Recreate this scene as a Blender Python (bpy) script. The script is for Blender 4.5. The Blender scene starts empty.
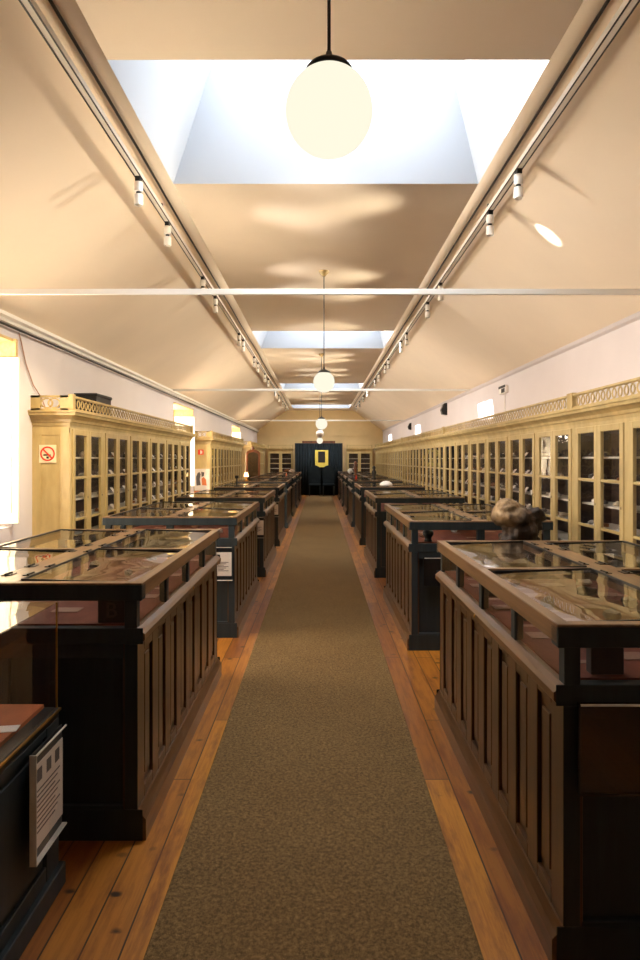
import bpy, bmesh, math, random
from mathutils import Vector, Matrix
random.seed(11)
PI = math.pi
S = bpy.context.scene
COL = S.collection

# ------------------------------------------------------------------ helpers
def srgb(r, g, b):
    f = lambda c: (c/255/12.92) if c/255 <= .04045 else ((c/255+.055)/1.055)**2.4
    return (f(r), f(g), f(b), 1)

def box(bm, x0, x1, y0, y1, z0, z1):
    v = [bm.verts.new(p) for p in ((x0,y0,z0),(x1,y0,z0),(x1,y1,z0),(x0,y1,z0),(x0,y0,z1),(x1,y0,z1),(x1,y1,z1),(x0,y1,z1))]
    for f in ((0,3,2,1),(4,5,6,7),(0,1,5,4),(1,2,6,5),(2,3,7,6),(3,0,4,7)):
        bm.faces.new([v[i] for i in f])
    return v

def prism(bm, pts, axis, a, b):
    """extrude a 2-D outline along axis from a to b; pts are the two other coordinates in order"""
    def P(p, t):
        return {'x': (t, p[0], p[1]), 'y': (p[0], t, p[1]), 'z': (p[0], p[1], t)}[axis]
    A = [bm.verts.new(P(p, a)) for p in pts]; B = [bm.verts.new(P(p, b)) for p in pts]
    bm.faces.new(A); bm.faces.new(B[::-1])
    n = len(pts)
    for i in range(n):
        bm.faces.new([A[i], B[i], B[(i+1) % n], A[(i+1) % n]])

def tube(bm, pts, r, seg=10):
    pts = [Vector(p) for p in pts]; rings = []
    for i, p in enumerate(pts):
        d = (pts[min(i+1, len(pts)-1)] - pts[max(i-1, 0)]).normalized()
        u = d.cross(Vector((0,0,1)))
        if u.length < 1e-3: u = d.cross(Vector((1,0,0)))
        u.normalize(); w = d.cross(u)
        rr = r[i] if isinstance(r, (list, tuple)) else r
        rings.append([bm.verts.new(p + u*rr*math.cos(2*PI*k/seg) + w*rr*math.sin(2*PI*k/seg)) for k in range(seg)])
    for a, b in zip(rings, rings[1:]):
        for k in range(seg):
            bm.faces.new([a[k], a[(k+1) % seg], b[(k+1) % seg], b[k]])
    bm.faces.new(rings[0][::-1]); bm.faces.new(rings[-1])

def lathe(bm, prof, c=(0,0,0), seg=32):
    rings = []
    for r, z in prof:
        if r < 1e-5: rings.append([bm.verts.new((c[0], c[1], c[2]+z))])
        else: rings.append([bm.verts.new((c[0]+r*math.cos(2*PI*k/seg), c[1]+r*math.sin(2*PI*k/seg), c[2]+z)) for k in range(seg)])
    for a, b in zip(rings, rings[1:]):
        for k in range(seg):
            k2 = (k+1) % seg
            if len(a) == 1 and len(b) == 1: continue
            if len(a) == 1: bm.faces.new([a[0], b[k], b[k2]])
            elif len(b) == 1: bm.faces.new([a[k], a[k2], b[0]])
            else: bm.faces.new([a[k], a[k2], b[k2], b[k]])

def new(): return bmesh.new()

def obj(name, bm, m, parent=None, smooth=False, bevel=0):
    bmesh.ops.recalc_face_normals(bm, faces=bm.faces)
    if bevel:
        bmesh.ops.bevel(bm, geom=[e for e in bm.edges if e.is_manifold and e.calc_face_angle(0) > .6], offset=bevel, segments=1, affect='EDGES', clamp_overlap=True)
    me = bpy.data.meshes.new(name); bm.to_mesh(me); bm.free()
    me.materials.append(m)
    if smooth:
        for p in me.polygons: p.use_smooth = True
    o = bpy.data.objects.new(name, me); COL.objects.link(o)
    if parent: o.parent = parent
    return o

def tag(o, label, cat, group=None, kind=None):
    o['label'] = label; o['category'] = cat
    if group: o['group'] = group
    if kind: o['kind'] = kind
    return o

def thing(name, label, cat, loc=(0,0,0), rz=0, group=None):
    o = bpy.data.objects.new(name, None); COL.objects.link(o)
    o.empty_display_size = .1
    o.location = loc; o.rotation_euler = (0,0,rz)
    return tag(o, label, cat, group)

def struct(name, bm, m, **k):
    o = obj(name, bm, m, **k); o['kind'] = 'structure'; return o

KIDS = {}
def dup(root, loc=None, rz=None, label=None, group=None, scale=None):
    r = root.copy(); COL.objects.link(r)
    if loc is not None: r.location = loc
    if rz is not None: r.rotation_euler = (0,0,rz)
    if scale is not None: r.scale = scale
    if label: r['label'] = label
    if group: r['group'] = group
    for ch in root.children:
        c = ch.copy(); COL.objects.link(c); c.parent = r
        for g in ch.children:
            d = g.copy(); COL.objects.link(d); d.parent = c
    return r

# ------------------------------------------------------------------ materials
def mat(name):
    m = bpy.data.materials.new(name); m.use_nodes = True
    nt = m.node_tree; b = nt.nodes['Principled BSDF']
    return m, nt, b

def N(nt, t, **k):
    n = nt.nodes.new(t)
    for a, v in k.items():
        if hasattr(n, a): setattr(n, a, v)
    return n

def coords(nt, scale=(1,1,1), kind='Object', rot=(0,0,0)):
    tc = N(nt, 'ShaderNodeTexCoord'); mp = N(nt, 'ShaderNodeMapping')
    mp.inputs['Scale'].default_value = scale; mp.inputs['Rotation'].default_value = rot
    nt.links.new(tc.outputs[kind], mp.inputs['Vector']); return mp.outputs['Vector']

def noise(nt, vec, scale, detail=4, rough=.55):
    n = N(nt, 'ShaderNodeTexNoise'); n.inputs['Scale'].default_value = scale
    n.inputs['Detail'].default_value = detail; n.inputs['Roughness'].default_value = rough
    nt.links.new(vec, n.inputs['Vector']); return n.outputs['Fac']

def ramp(nt, fac, stops):
    r = N(nt, 'ShaderNodeValToRGB'); e = r.color_ramp.elements
    e[0].position, e[0].color = stops[0]; e[1].position, e[1].color = stops[-1]
    for p, c in stops[1:-1]:
        x = e.new(p); x.color = c
    nt.links.new(fac, r.inputs['Fac']); return r.outputs['Color']

def mix(nt, a, b, fac, mode='MIX'):
    n = N(nt, 'ShaderNodeMix'); n.data_type = 'RGBA'; n.blend_type = mode
    for sock, v in ((n.inputs[0], fac), (n.inputs[6], a), (n.inputs[7], b)):
        if isinstance(v, (float, int, tuple)): sock.default_value = v
        else: nt.links.new(v, sock)
    return n.outputs[2]

def bump(nt, b, h, strength=.3, dist=.01):
    n = N(nt, 'ShaderNodeBump'); n.inputs['Strength'].default_value = strength; n.inputs['Distance'].default_value = dist
    nt.links.new(h, n.inputs['Height']); nt.links.new(n.outputs['Normal'], b.inputs['Normal'])

def plain(name, c, rough=.5, metal=0, var=.08, nscale=6, bmp=0, spec=.5):
    m, nt, b = mat(name)
    v = coords(nt); f = noise(nt, v, nscale, 5)
    c2 = tuple(x*(1-var*2) for x in c[:3]) + (1,); c1 = tuple(min(1, x*(1+var)) for x in c[:3]) + (1,)
    nt.links.new(ramp(nt, f, [(.3, c2), (.7, c1)]), b.inputs['Base Color'])
    b.inputs['Roughness'].default_value = rough; b.inputs['Metallic'].default_value = metal
    b.inputs['Specular IOR Level'].default_value = spec
    if bmp: bump(nt, b, noise(nt, v, nscale*12, 4), bmp, .003)
    return m

def wood(name, c, dark, rough=.4, scale=(14, 1.2, 14), spec=.5, coat=0):
    m, nt, b = mat(name)
    v = coords(nt, scale); f = noise(nt, v, 2.2, 8, .6)
    f2 = noise(nt, coords(nt, (1.1,1.1,1.1)), 1.6, 3)
    col = ramp(nt, f, [(.28, dark), (.52, c), (.75, tuple(min(1, x*1.25) for x in c[:3]) + (1,))])
    col = mix(nt, col, (.62,.58,.55,1), ramp(nt, f2, [(.4, (0,0,0,1)), (.7, (.55,.55,.55,1))]), 'MULTIPLY')
    nt.links.new(col, b.inputs['Base Color'])
    b.inputs['Roughness'].default_value = rough
    b.inputs['Specular IOR Level'].default_value = spec
    b.inputs['Coat Weight'].default_value = coat; b.inputs['Coat Roughness'].default_value = .15
    bump(nt, b, f, .15, .002)
    return m

M = {}
M['ceiling'] = plain('ceiling plaster', srgb(242,226,204), .75, var=.02, nscale=1.2, bmp=.25, spec=.3)
M['wall'] = plain('white wall plaster', srgb(216,208,208), .8, var=.02, nscale=1.5, bmp=.3, spec=.3)
M['wall_back'] = plain('sandy wall plaster', srgb(214,188,138), .8, var=.05, nscale=1.5, bmp=.3)
M['shaft'] = plain('pale blue grey shaft paint', srgb(178,182,188), .8, var=.01, nscale=1)
M['white'] = plain('white gloss paint', srgb(240,236,228), .35, var=.02, nscale=3)
M['white_wood'] = plain('cream white shutter paint', srgb(246,238,220), .4, var=.02, nscale=4)
M['yellow_wood'] = wood('yellow pine window frame', srgb(214,184,124), srgb(190,156,96), .6)
M['cream'] = wood('cream cabinet paint', srgb(194,170,116), srgb(178,152,96), .42, (3,3,.8), coat=.15)
M['cream_edge'] = plain('pale shelf edge', srgb(225,218,205), .5)
M['inside'] = plain('dark cabinet lining', srgb(78,62,60), .6, var=.3, nscale=5)
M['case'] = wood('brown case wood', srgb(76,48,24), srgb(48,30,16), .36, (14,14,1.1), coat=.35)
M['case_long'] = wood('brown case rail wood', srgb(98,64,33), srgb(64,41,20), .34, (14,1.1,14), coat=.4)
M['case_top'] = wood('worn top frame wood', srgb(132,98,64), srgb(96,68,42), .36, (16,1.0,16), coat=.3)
M['case_end'] = wood('shade toned end wood', srgb(47,54,57), srgb(40,47,50), .5, (12,12,1), spec=.25)  # shade on the camera-facing ends and posts put into the wood colour
M['board'] = wood('red brown baize board', srgb(122,68,52), srgb(100,52,40), .7, (4,2,4), spec=.2)
M['board_orange'] = wood('orange brown board', srgb(176,98,58), srgb(150,80,46), .55, (4,2,4), spec=.3)
M['slip_dark'] = plain('black painted metal', srgb(28,30,32), .4, var=.1)
M['black'] = plain('black cloth', srgb(30,36,39), .9, var=.15, nscale=8, spec=.1)
M['brass'] = plain('brass edging', srgb(186,140,60), .3, .9, var=.1, nscale=20)
M['steel'] = plain('steel hinge', srgb(60,56,52), .35, .9)
M['paper'] = plain('off white paper', srgb(232,222,212), .7, var=.02)
M['print'] = plain('grey print', srgb(96,90,92), .7)
M['red'] = plain('red sign paint', srgb(222,52,24), .5, var=.03)
M['orange'] = plain('orange pigment', srgb(222,128,78), .6)
M['acrylic_dark'] = plain('smoky acrylic', srgb(52,46,42), .25, var=.1)
M['bone'] = None
M['mirror_wood'] = wood('carved mahogany', srgb(120,66,30), srgb(64,32,16), .3, (6,6,2), coat=.5)
M['yellow_mat'] = plain('yellow mount card', srgb(232,208,90), .6, var=.04)

# bone / fossil
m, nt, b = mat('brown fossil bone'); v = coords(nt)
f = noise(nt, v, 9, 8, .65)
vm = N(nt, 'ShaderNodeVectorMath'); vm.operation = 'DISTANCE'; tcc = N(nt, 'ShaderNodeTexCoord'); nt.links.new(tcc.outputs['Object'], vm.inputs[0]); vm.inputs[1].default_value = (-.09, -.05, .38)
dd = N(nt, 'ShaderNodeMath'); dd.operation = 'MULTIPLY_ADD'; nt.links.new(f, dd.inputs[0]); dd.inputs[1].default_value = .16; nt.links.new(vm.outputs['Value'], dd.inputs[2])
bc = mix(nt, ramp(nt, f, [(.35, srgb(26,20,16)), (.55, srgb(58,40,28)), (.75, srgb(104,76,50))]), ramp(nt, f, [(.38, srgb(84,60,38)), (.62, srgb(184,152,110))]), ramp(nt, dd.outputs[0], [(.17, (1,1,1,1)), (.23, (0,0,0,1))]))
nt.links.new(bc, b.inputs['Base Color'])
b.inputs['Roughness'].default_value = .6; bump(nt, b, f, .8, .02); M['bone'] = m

# rocks
def rockmat(name, a, c):
    m, nt, b = mat(name); v = coords(nt); f = noise(nt, v, 22, 6, .7)
    nt.links.new(ramp(nt, f, [(.35, a), (.65, c)]), b.inputs['Base Color'])
    b.inputs['Roughness'].default_value = .5; bump(nt, b, f, .6, .006); return m
ROCK = [('dark', rockmat('dark mineral', srgb(30,28,30), srgb(86,78,74))),
        ('grey', rockmat('grey mineral', srgb(110,106,102), srgb(178,170,160))),
        ('cream', rockmat('cream mineral', srgb(190,164,128), srgb(235,220,196))),
        ('rusty brown', rockmat('rusty mineral', srgb(92,50,28), srgb(170,112,66)))]

# floor planks
m, nt, b = mat('pine floor planks')
tc = N(nt, 'ShaderNodeTexCoord'); sep = N(nt, 'ShaderNodeSeparateXYZ'); nt.links.new(tc.outputs['Object'], sep.inputs[0])
cmb = N(nt, 'ShaderNodeCombineXYZ'); nt.links.new(sep.outputs['Y'], cmb.inputs['X']); nt.links.new(sep.outputs['X'], cmb.inputs['Y'])
br = N(nt, 'ShaderNodeTexBrick'); nt.links.new(cmb.outputs[0], br.inputs['Vector'])
br.offset = .37; br.offset_frequency = 2
for k, val in (('Scale', 1), ('Brick Width', 1.9), ('Row Height', .125), ('Mortar Size', .0035), ('Mortar Smooth', .2), ('Bias', 0)):
    br.inputs[k].default_value = val
br.inputs['Color1'].default_value = srgb(206,138,48); br.inputs['Color2'].default_value = srgb(136,78,32); br.inputs['Mortar'].default_value = srgb(52,28,16)
g = noise(nt, coords(nt, (26, 1.1, 1)), 1.8, 9, .7)
col = mix(nt, br.outputs['Color'], ramp(nt, g, [(.3, (.52,.42,.34,1)), (.55, (.92,.9,.86,1)), (.8, (1,1,1,1))]), .9, 'MULTIPLY')
st = noise(nt, coords(nt, (9, 1.6, 1)), 1.6, 6, .65)
col = mix(nt, col, srgb(112,58,28), ramp(nt, st, [(.48, (0,0,0,1)), (.66, (.8,.8,.8,1))]))
vo = N(nt, 'ShaderNodeTexVoronoi'); vo.inputs['Scale'].default_value = 1; nt.links.new(coords(nt, (7, 9, 1)), vo.inputs['Vector'])
nz = noise(nt, coords(nt, (9,22,1)), 1.5, 3)
ad = N(nt, 'ShaderNodeMath'); ad.operation = 'MULTIPLY_ADD'; nt.links.new(nz, ad.inputs[0]); ad.inputs[1].default_value = .22; nt.links.new(vo.outputs['Distance'], ad.inputs[2])
gate = mix(nt, (0,0,0,1), ramp(nt, vo.outputs['Color'], [(.50, (0,0,0,1)), (.52, (1,1,1,1))]), 1.0)
kn = mix(nt, ramp(nt, ad.outputs[0], [(.19, (1,1,1,1)), (.30, (0,0,0,1))]), gate, 1.0, 'MULTIPLY')
col = mix(nt, col, srgb(38,20,12), kn)
nt.links.new(col, b.inputs['Base Color'])
b.inputs['Roughness'].default_value = .38; b.inputs['Coat Weight'].default_value = .3; b.inputs['Coat Roughness'].default_value = .22
bump(nt, b, mix(nt, br.outputs['Fac'], g, .3), -.25, .004)
M['floor'] = m

# carpet
m, nt, b = mat('woven carpet'); v = coords(nt)
f = noise(nt, v, 420, 2, .6); f2 = noise(nt, v, 70, 5, .8); f3 = noise(nt, v, 1.6, 4)
mm = N(nt, 'ShaderNodeMath'); mm.operation = 'ADD'; nt.links.new(f, mm.inputs[0]); nt.links.new(f2, mm.inputs[1])
hf = N(nt, 'ShaderNodeMath'); hf.operation = 'MULTIPLY'; nt.links.new(mm.outputs[0], hf.inputs[0]); hf.inputs[1].default_value = .5
col = ramp(nt, hf.outputs[0], [(.38, srgb(74,59,38)), (.5, srgb(121,96,62)), (.62, srgb(174,141,94))])
col = mix(nt, col, (.84,.82,.8,1), ramp(nt, f3, [(.35, (0,0,0,1)), (.7, (.7,.7,.7,1))]), 'MULTIPLY')
nt.links.new(col, b.inputs['Base Color']); b.inputs['Roughness'].default_value = .95; b.inputs['Specular IOR Level'].default_value = .1
bump(nt, b, f, .6, .006); M['carpet'] = m

# glass
def glassmat(name, ior=1.5, wav=0, wscale=3, tint=(1,1,1,1), rough=0.0):
    m = bpy.data.materials.new(name); m.use_nodes = True; nt = m.node_tree; nt.nodes.clear()
    out = N(nt, 'ShaderNodeOutputMaterial'); mx = N(nt, 'ShaderNodeMixShader')
    tr = N(nt, 'ShaderNodeBsdfTransparent'); gl = N(nt, 'ShaderNodeBsdfGlossy'); fr = N(nt, 'ShaderNodeFresnel')
    tr.inputs['Color'].default_value = tint; gl.inputs['Roughness'].default_value = rough
    fr.inputs['IOR'].default_value = ior
    ge = N(nt, 'ShaderNodeNewGeometry'); inv = N(nt, 'ShaderNodeMath'); inv.operation = 'SUBTRACT'; inv.inputs[0].default_value = 1
    nt.links.new(ge.outputs['Backfacing'], inv.inputs[1])
    mu = N(nt, 'ShaderNodeMath'); mu.operation = 'MULTIPLY'; nt.links.new(fr.outputs[0], mu.inputs[0]); nt.links.new(inv.outputs[0], mu.inputs[1])
    nt.links.new(mu.outputs[0], mx.inputs[0]); nt.links.new(tr.outputs[0], mx.inputs[1]); nt.links.new(gl.outputs[0], mx.inputs[2])
    nt.links.new(mx.outputs[0], out.inputs['Surface'])
    if wav:
        v = coords(nt, (1.0, .55, 1)); f = noise(nt, v, wscale, 2, .4)
        bp = N(nt, 'ShaderNodeBump'); bp.inputs['Strength'].default_value = 1; bp.inputs['Distance'].default_value = wav
        nt.links.new(f, bp.inputs['Height']); nt.links.new(bp.outputs['Normal'], gl.inputs['Normal'])
    return m
M['glass_top'] = glassmat('wavy table glass', 4.6, .012, 2.2)
M['glass'] = glassmat('cabinet glass', 1.5, .004, 3)
M['glass_case'] = glassmat('case side glass', 1.45, .001, 3)
M['skyglass'] = glassmat('skylight glass', 1.45)

def emis(name, c, s):
    m = bpy.data.materials.new(name); m.use_nodes = True; nt = m.node_tree; nt.nodes.clear()
    o = N(nt, 'ShaderNodeOutputMaterial'); e = N(nt, 'ShaderNodeEmission')
    e.inputs['Color'].default_value = c; e.inputs['Strength'].default_value = s
    nt.links.new(e.outputs[0], o.inputs['Surface']); return m

# lighting knobs
SKY = 12.0
SUN = 14.0
WIN = 9.0
GLOBE = 0.51
SPOT = 64.0
EXPOSURE = 1.03
M['daylit_blind'] = emis('daylit window blind', (1,.86,.66,1), WIN)
M['globe'] = emis('lit opal globe', (1,.93,.74,1), GLOBE)
M['globe_dim'] = plain('opal glass', srgb(225,215,205), .25, var=.02)
M['lampglow'] = emis('small lamp glow', (1,.62,.25,1), 3)
M['lens'] = emis('spot lamp lens', (1,.85,.6,1), 4)

# ------------------------------------------------------------------ the room
XW, HW, HC, Y0, Y1 = 2.75, 2.80, 3.67, -1.5, 28.0
bm = new(); box(bm, -3.3, 3.0, Y0-.2, Y1+.2, -.12, 0); struct('floor', bm, M['floor'])
bm = new(); box(bm, -.545, .505, Y0+.3, 26.9, 0, .012); tag(obj('carpet_runner', bm, M['carpet'], bevel=.004), 'long olive brown carpet runner down the middle of the plank floor', 'carpet')

# left wall with window openings
WINS = [(3.9, 5.72), (12.0, 13.65), (20.0, 21.6)]
WZ0, WZ1 = .95, 2.62
bm = new()
ys = [Y0] + [y for w in WINS for y in w] + [Y1]
for i in range(0, len(ys), 2): box(bm, -3.3, -XW, ys[i], ys[i+1], 0, HW)
for a, c in WINS:
    box(bm, -3.3, -XW, a, c, 0, WZ0); box(bm, -3.3, -XW, a, c, WZ1, HW)
struct('wall_left', bm, M['wall'])
bm = new(); box(bm, XW, XW+.25, Y0, Y1, 0, HW); struct('wall_right', bm, M['wall'])
def gable(y0, y1, m, name):
    bm = new(); prism(bm, [(-3.3,0),(3.0,0),(3.0,2.66),(1.5,3.8),(-1.5,3.8),(-3.3,2.66)], 'y', y0, y1); return struct(name, bm, m)
gable(Y1, Y1+.2, M['wall_back'], 'wall_back'); gable(Y0-.2, Y0, M['wall'], 'wall_front')

# ceiling: slopes with a soft fold, flat strip cut by the skylights
def curve_pts(s):
    xf = 1.13 if s < 0 else 1.22
    P = [(xf, HC), (1.30, HC), (1.38, HC-.003), (1.45, HC-.018), (1.53, HC-.055), (1.62, HC-.112), (2.75, HW), (3.05, HW-.2)]
    return [(s*x, z) for x, z in P]
SKYL = [(3.40, 4.93), (10.6, 12.25), (17.95, 19.6), (25.0, 26.7)]
bm = new()
for s in (-1, 1):
    P = curve_pts(s); yy = [Y0-.2 + i*(Y1-Y0+.4)/30 for i in range(31)]
    g = [[bm.verts.new((x, y, z)) for x, z in P] for y in yy]
    for i in range(30):
        for j in range(len(P)-1): bm.faces.new([g[i][j], g[i][j+1], g[i+1][j+1], g[i+1][j]])
yb = [Y0-.2] + [y for w in SKYL for y in w] + [Y1+.2]
for i in range(0, len(yb), 2):
    v = [bm.verts.new(p) for p in ((-1.13,yb[i],HC),(1.22,yb[i],HC),(1.22,yb[i+1],HC),(-1.13,yb[i+1],HC))]; bm.faces.new(v)
me_ = obj('ceiling', bm, M['ceiling'], smooth=True); me_['kind'] = 'structure'
for f in me_.data.polygons:
    pass
# make all ceiling normals point down then thicken upwards
import bmesh as _b
bb = _b.new(); bb.from_mesh(me_.data)
for f in bb.faces:
    f.normal_update()
    if f.normal.z > 0: f.normal_flip()
bb.to_mesh(me_.data); bb.free()
sm = me_.modifiers.new('thick', 'SOLIDIFY'); sm.thickness = .1; sm.offset = -1

for n, (a, c) in enumerate(SKYL):
    zt = 4.75; lo = [(-1.13,a),(1.22,a),(1.22,c),(-1.13,c)]; hi = [(-.66,a+.25),(.85,a+.25),(.85,c-.33),(-.66,c-.33)]
    bm = new()
    L = [bm.verts.new((x,y,HC)) for x, y in lo]; H = [bm.verts.new((x,y,zt)) for x, y in hi]
    L2 = [bm.verts.new((x+(.1 if x > 0 else -.1), y+(.1 if y > (a+c)/2 else -.1), HC+.02)) for x, y in lo]
    H2 = [bm.verts.new((x+(.1 if x > 0 else -.1), y+(.1 if y > (a+c)/2 else -.1), zt)) for x, y in hi]
    for i in range(4):
        j = (i+1) % 4
        bm.faces.new([L[i], L[j], H[j], H[i]]); bm.faces.new([L2[i], H2[i], H2[j], L2[j]])
        bm.faces.new([H[i], H[j], H2[j], H2[i]]); bm.faces.new([L[i], L2[i], L2[j], L[j]])
    sh = struct('trim_%d' % (n+1), bm, M['shaft'])
    fr = new()
    x0, x1, y0, y1 = -.72, .91, a+.19, c-.27
    box(fr, x0, x0+.07, y0, y1, zt, zt+.05); box(fr, x1-.07, x1, y0, y1, zt, zt+.05)
    box(fr, x0, x1, y0, y0+.07, zt, zt+.05); box(fr, x0, x1, y1-.07, y1, zt, zt+.05)
    w = struct('window_%d' % (n+4), fr, M['white'])
    gl = new(); box(gl, x0+.07, x1-.07, y0+.07, y1-.07, zt+.02, zt+.026); obj('glass_pane', gl, M['skyglass'], w)
    pl = bpy.data.lights.new('skylight_portal', 'AREA'); pl.shape = 'RECTANGLE'; pl.size = 1.5; pl.size_y = y1-y0-.1
    pl.cycles.is_portal = True
    po = bpy.data.objects.new('skylight_portal', pl); po.location = ((x0+x1)/2, (y0+y1)/2, zt+.06); COL.objects.link(po)

# wall-head mouldings
bm = new(); prism(bm, [(-2.75,2.80),(-2.66,2.80),(-2.66,2.77),(-2.69,2.755),(-2.70,2.73),(-2.75,2.72)], 'y', Y0, Y1); struct('trim_5', bm, M['white'])
bm = new(); prism(bm, [(2.75,2.80),(2.70,2.80),(2.72,2.77),(2.75,2.75)], 'y', Y0, Y1); struct('trim_6', bm, M['wall'])
bm = new(); box(bm, -2.75, 2.75, Y1-.05, Y1, 2.56, 2.62); struct('trim_7', bm, M['wall_back'])
bm = new(); tube(bm, [(-2.70, y, 2.705) for y in (Y0+.1, 5, 12, 20, Y1-.1)], .011, 8)
tag(obj('wall_cable', bm, M['slip_dark'], smooth=True), 'thin dark cable running along the top of the left wall', 'cable')
for s, nm in ((-1,'left'),(1,'right')):
    bm = new(); x0, x1 = sorted((s*2.75, s*2.73)); box(bm, x0, x1, Y0, Y1, 0, .12); struct('baseboard_'+nm, bm, M['cream'])

# left windows : pine frame, bars, bright blind, shutter leaf folded back against the reveal
for n, (a, c) in enumerate(WINS):
    bm = new()
    box(bm, -3.22, -3.12, a, a+.09, WZ0, WZ1); box(bm, -3.22, -3.12, c-.09, c, WZ0, WZ1)
    box(bm, -3.22, -3.12, a, c, WZ0, WZ0+.08); box(bm, -3.22, -3.12, a, c, WZ1-.08, WZ1)
    box(bm, -3.20, -3.14, (a+c)/2-.03, (a+c)/2+.03, WZ0, WZ1); box(bm, -3.20, -3.14, a, c, 1.9, 1.95)
    w = struct('window_%d' % (n+1), bm, M['yellow_wood'])
    g = new(); box(g, -3.25, -3.235, a+.02, c-.02, WZ0+.02, WZ1-.02); obj('window_blind', g, M['daylit_blind'], w)
    h = new(); box(h, -3.12, -2.70, c-.045, c-.0, 2.46, WZ1-.003); box(h, -3.12, -2.72, a+.05, c-.045, WZ1-.03, WZ1-.003); obj('window_lining', h, M['yellow_wood'], w)
    s = new(); box(s, -3.08, -2.66, c-.075, c-.046, WZ0+.03, 2.45)
    for z0, z1 in ((WZ0+.12, 1.6), (1.72, 2.36)):
        box(s, -3.02, -2.72, c-.084, c-.075, z0, z1)
    tag(obj('window_shutter', s, M['white_wood'], bevel=.004),
        ['cream white shutter leaf folded open at the left edge, before the nearest cream cabinet',
         'white shutter leaf standing open between the two long left cabinets',
         'small distant white shutter leaf beyond the second left cabinet'][n], 'shutter')

# tie bars
for i, (y, t) in enumerate(((4.79, .042), (11.6, .04), (20.8, .045))):
    bm = new(); box(bm, -2.74, 2.74, y-.012, y+.012, 2.80-t/2, 2.80+t/2)
    tag(obj('tie_bar', bm, M['white'], bevel=.003), ['nearest white iron tie bar spanning the room below the ceiling', 'second white tie bar across the room, in front of the middle skylight', 'farthest thin white tie bar crossing the room near the end wall'][i], 'bar', 'white tie bars across the room')

# ------------------------------------------------------------------ pendants
def pendant(loc, D, label, lit=True, y=0):
    x, yy, zc = loc
    t = thing('pendant_lamp', label, 'lamp', (x, yy, zc), 0, 'opal globe pendants along the ceiling')
    r = D/2
    bm = new(); n = 28
    prof = [(r*math.sin(a), -r*math.cos(a)) for a in [PI*k/n for k in range(n)] if r*math.sin(a) >= .0]
    prof = [p for p in prof if not (p[1] > 0 and p[0] < .045)]
    lathe(bm, prof, seg=40); obj('globe', bm, M['globe'] if lit else M['globe_dim'], t, smooth=True)
    bm = new(); h = math.sqrt(r*r-.058**2)
    lathe(bm, [(.066,h-.006),(.068,h+.006),(.060,h+.016),(.05,h+.022),(.03,h+.03),(.012,h+.04),(.008,h+.06),(0,h+.06)], seg=32); obj('cap', bm, M['slip_dark'], t, smooth=True)
    bm = new(); tube(bm, [(0,0,h+.04),(0,0,HC-zc-.04)], .005, 8); obj('rod', bm, M['slip_dark'], t)
    bm = new(); c = HC-zc
    lathe(bm, [(0,c-.06),(.02,c-.06),(.028,c-.045),(.055,c-.02),(.058,c-.001),(0,c-.001)], seg=24); obj('canopy', bm, M['cream'], t, smooth=True)
    return t
pendant((.026,1.84,2.549), .25, 'nearest and largest lit opal globe pendant, against the first skylight')
pendant((.045,7.22,2.42), .24, 'second lit opal globe pendant with a long rod from a cream ceiling rose')
pendant((.03,12.9,2.26), .235, 'third lit globe pendant, just above the dull one near the far end')
pendant((0,19.2,2.31), .24, 'dull unlit globe pendant between two lit ones near the far end', False)
pendant((-.01,24.3,2.25), .24, 'farthest and smallest lit globe pendant above the black curtain')

# ------------------------------------------------------------------ tracks and spots
TL, TR, TZ = -1.31, 1.395, 3.60
for x, nm in ((TL, 'left'), (TR, 'right')):
    t = thing('lighting_track', 'long white lighting track on the %s edge of the flat ceiling' % nm, 'track', (x, 0, TZ))
    bm = new(); box(bm, -.024, .024, -1.2, 26.5, -.018, .018); obj('rail', bm, M['white'], t)
    bm = new()
    for k in range(-1, 27, 3): box(bm, -.006, .006, k+.3, k+.33, .018, HC-TZ-.002)
    obj('hanger', bm, M['steel'], t)
    for dx in (-.0245, .0165):
        bm = new(); box(bm, dx, dx+.008, -1.2, 26.5, -.0215, -.018); obj('slot', bm, M['slip_dark'], t)
    s = 1 if x < 0 else -1
    bm = new(); tube(bm, [(x+s*.07+.004*math.sin(k*2.1), -1.2+k*1.4, HC-.012+.0) for k in range(20)], .009, 8)
    tag(obj('ceiling_cable', bm, M['steel'], smooth=True), 'thin grey cable clipped beside the %s lighting track' % nm, 'cable')
def spot_head():
    t = thing('track_spotlight', '', 'spotlight', (0,0,0), 0, 'white track spotlights')
    bm = new(); box(bm, -.017, .017, -.03, .03, -.035, 0); obj('adapter', bm, M['slip_dark'], t)
    bm = new(); lathe(bm, [(0,-.034),(.028,-.034),(.031,-.04),(.031,-.105),(0,-.105)], seg=20); obj('gear_housing', bm, M['white'], t, smooth=False)
    bm = new(); lathe(bm, [(0,-.105),(.017,-.105),(.017,-.125),(0,-.125)], seg=14); obj('joint', bm, M['slip_dark'], t)
    bm = new(); lathe(bm, [(0,-.125),(.031,-.125),(.032,-.2),(.026,-.2),(.024,-.18),(0,-.178)], seg=20); obj('lamp_head', bm, M['white'], t)
    return t
sp0 = None
ORD = ['nearest','second','third','fourth','fifth','sixth','seventh','eighth','ninth','tenth','eleventh','twelfth','thirteenth','farthest']
LY = [4.62, 5.5, 7.15, 8.0, 10.35, 10.9, 12.7, 13.5, 15.2, 16.2, 18.6, 20.4, 22.6, 24.4]
RY = [4.5, 5.25, 7.4, 8.3, 10.3, 11.0, 13.0, 13.7, 15.2, 16.2, 18.8, 20.6, 22.6, 24.5]
for x, YS, nm in ((TL, LY, 'left'), (TR, RY, 'right')):
    for i, y in enumerate(YS):
        lab = '%s white cylindrical spotlight from the camera on the %s ceiling track' % (ORD[i], nm)
        if sp0 is None: sp0 = spot_head(); o = sp0
        else: o = dup(sp0)
        o.location = (x, y, TZ-.018); o['label'] = lab

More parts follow.
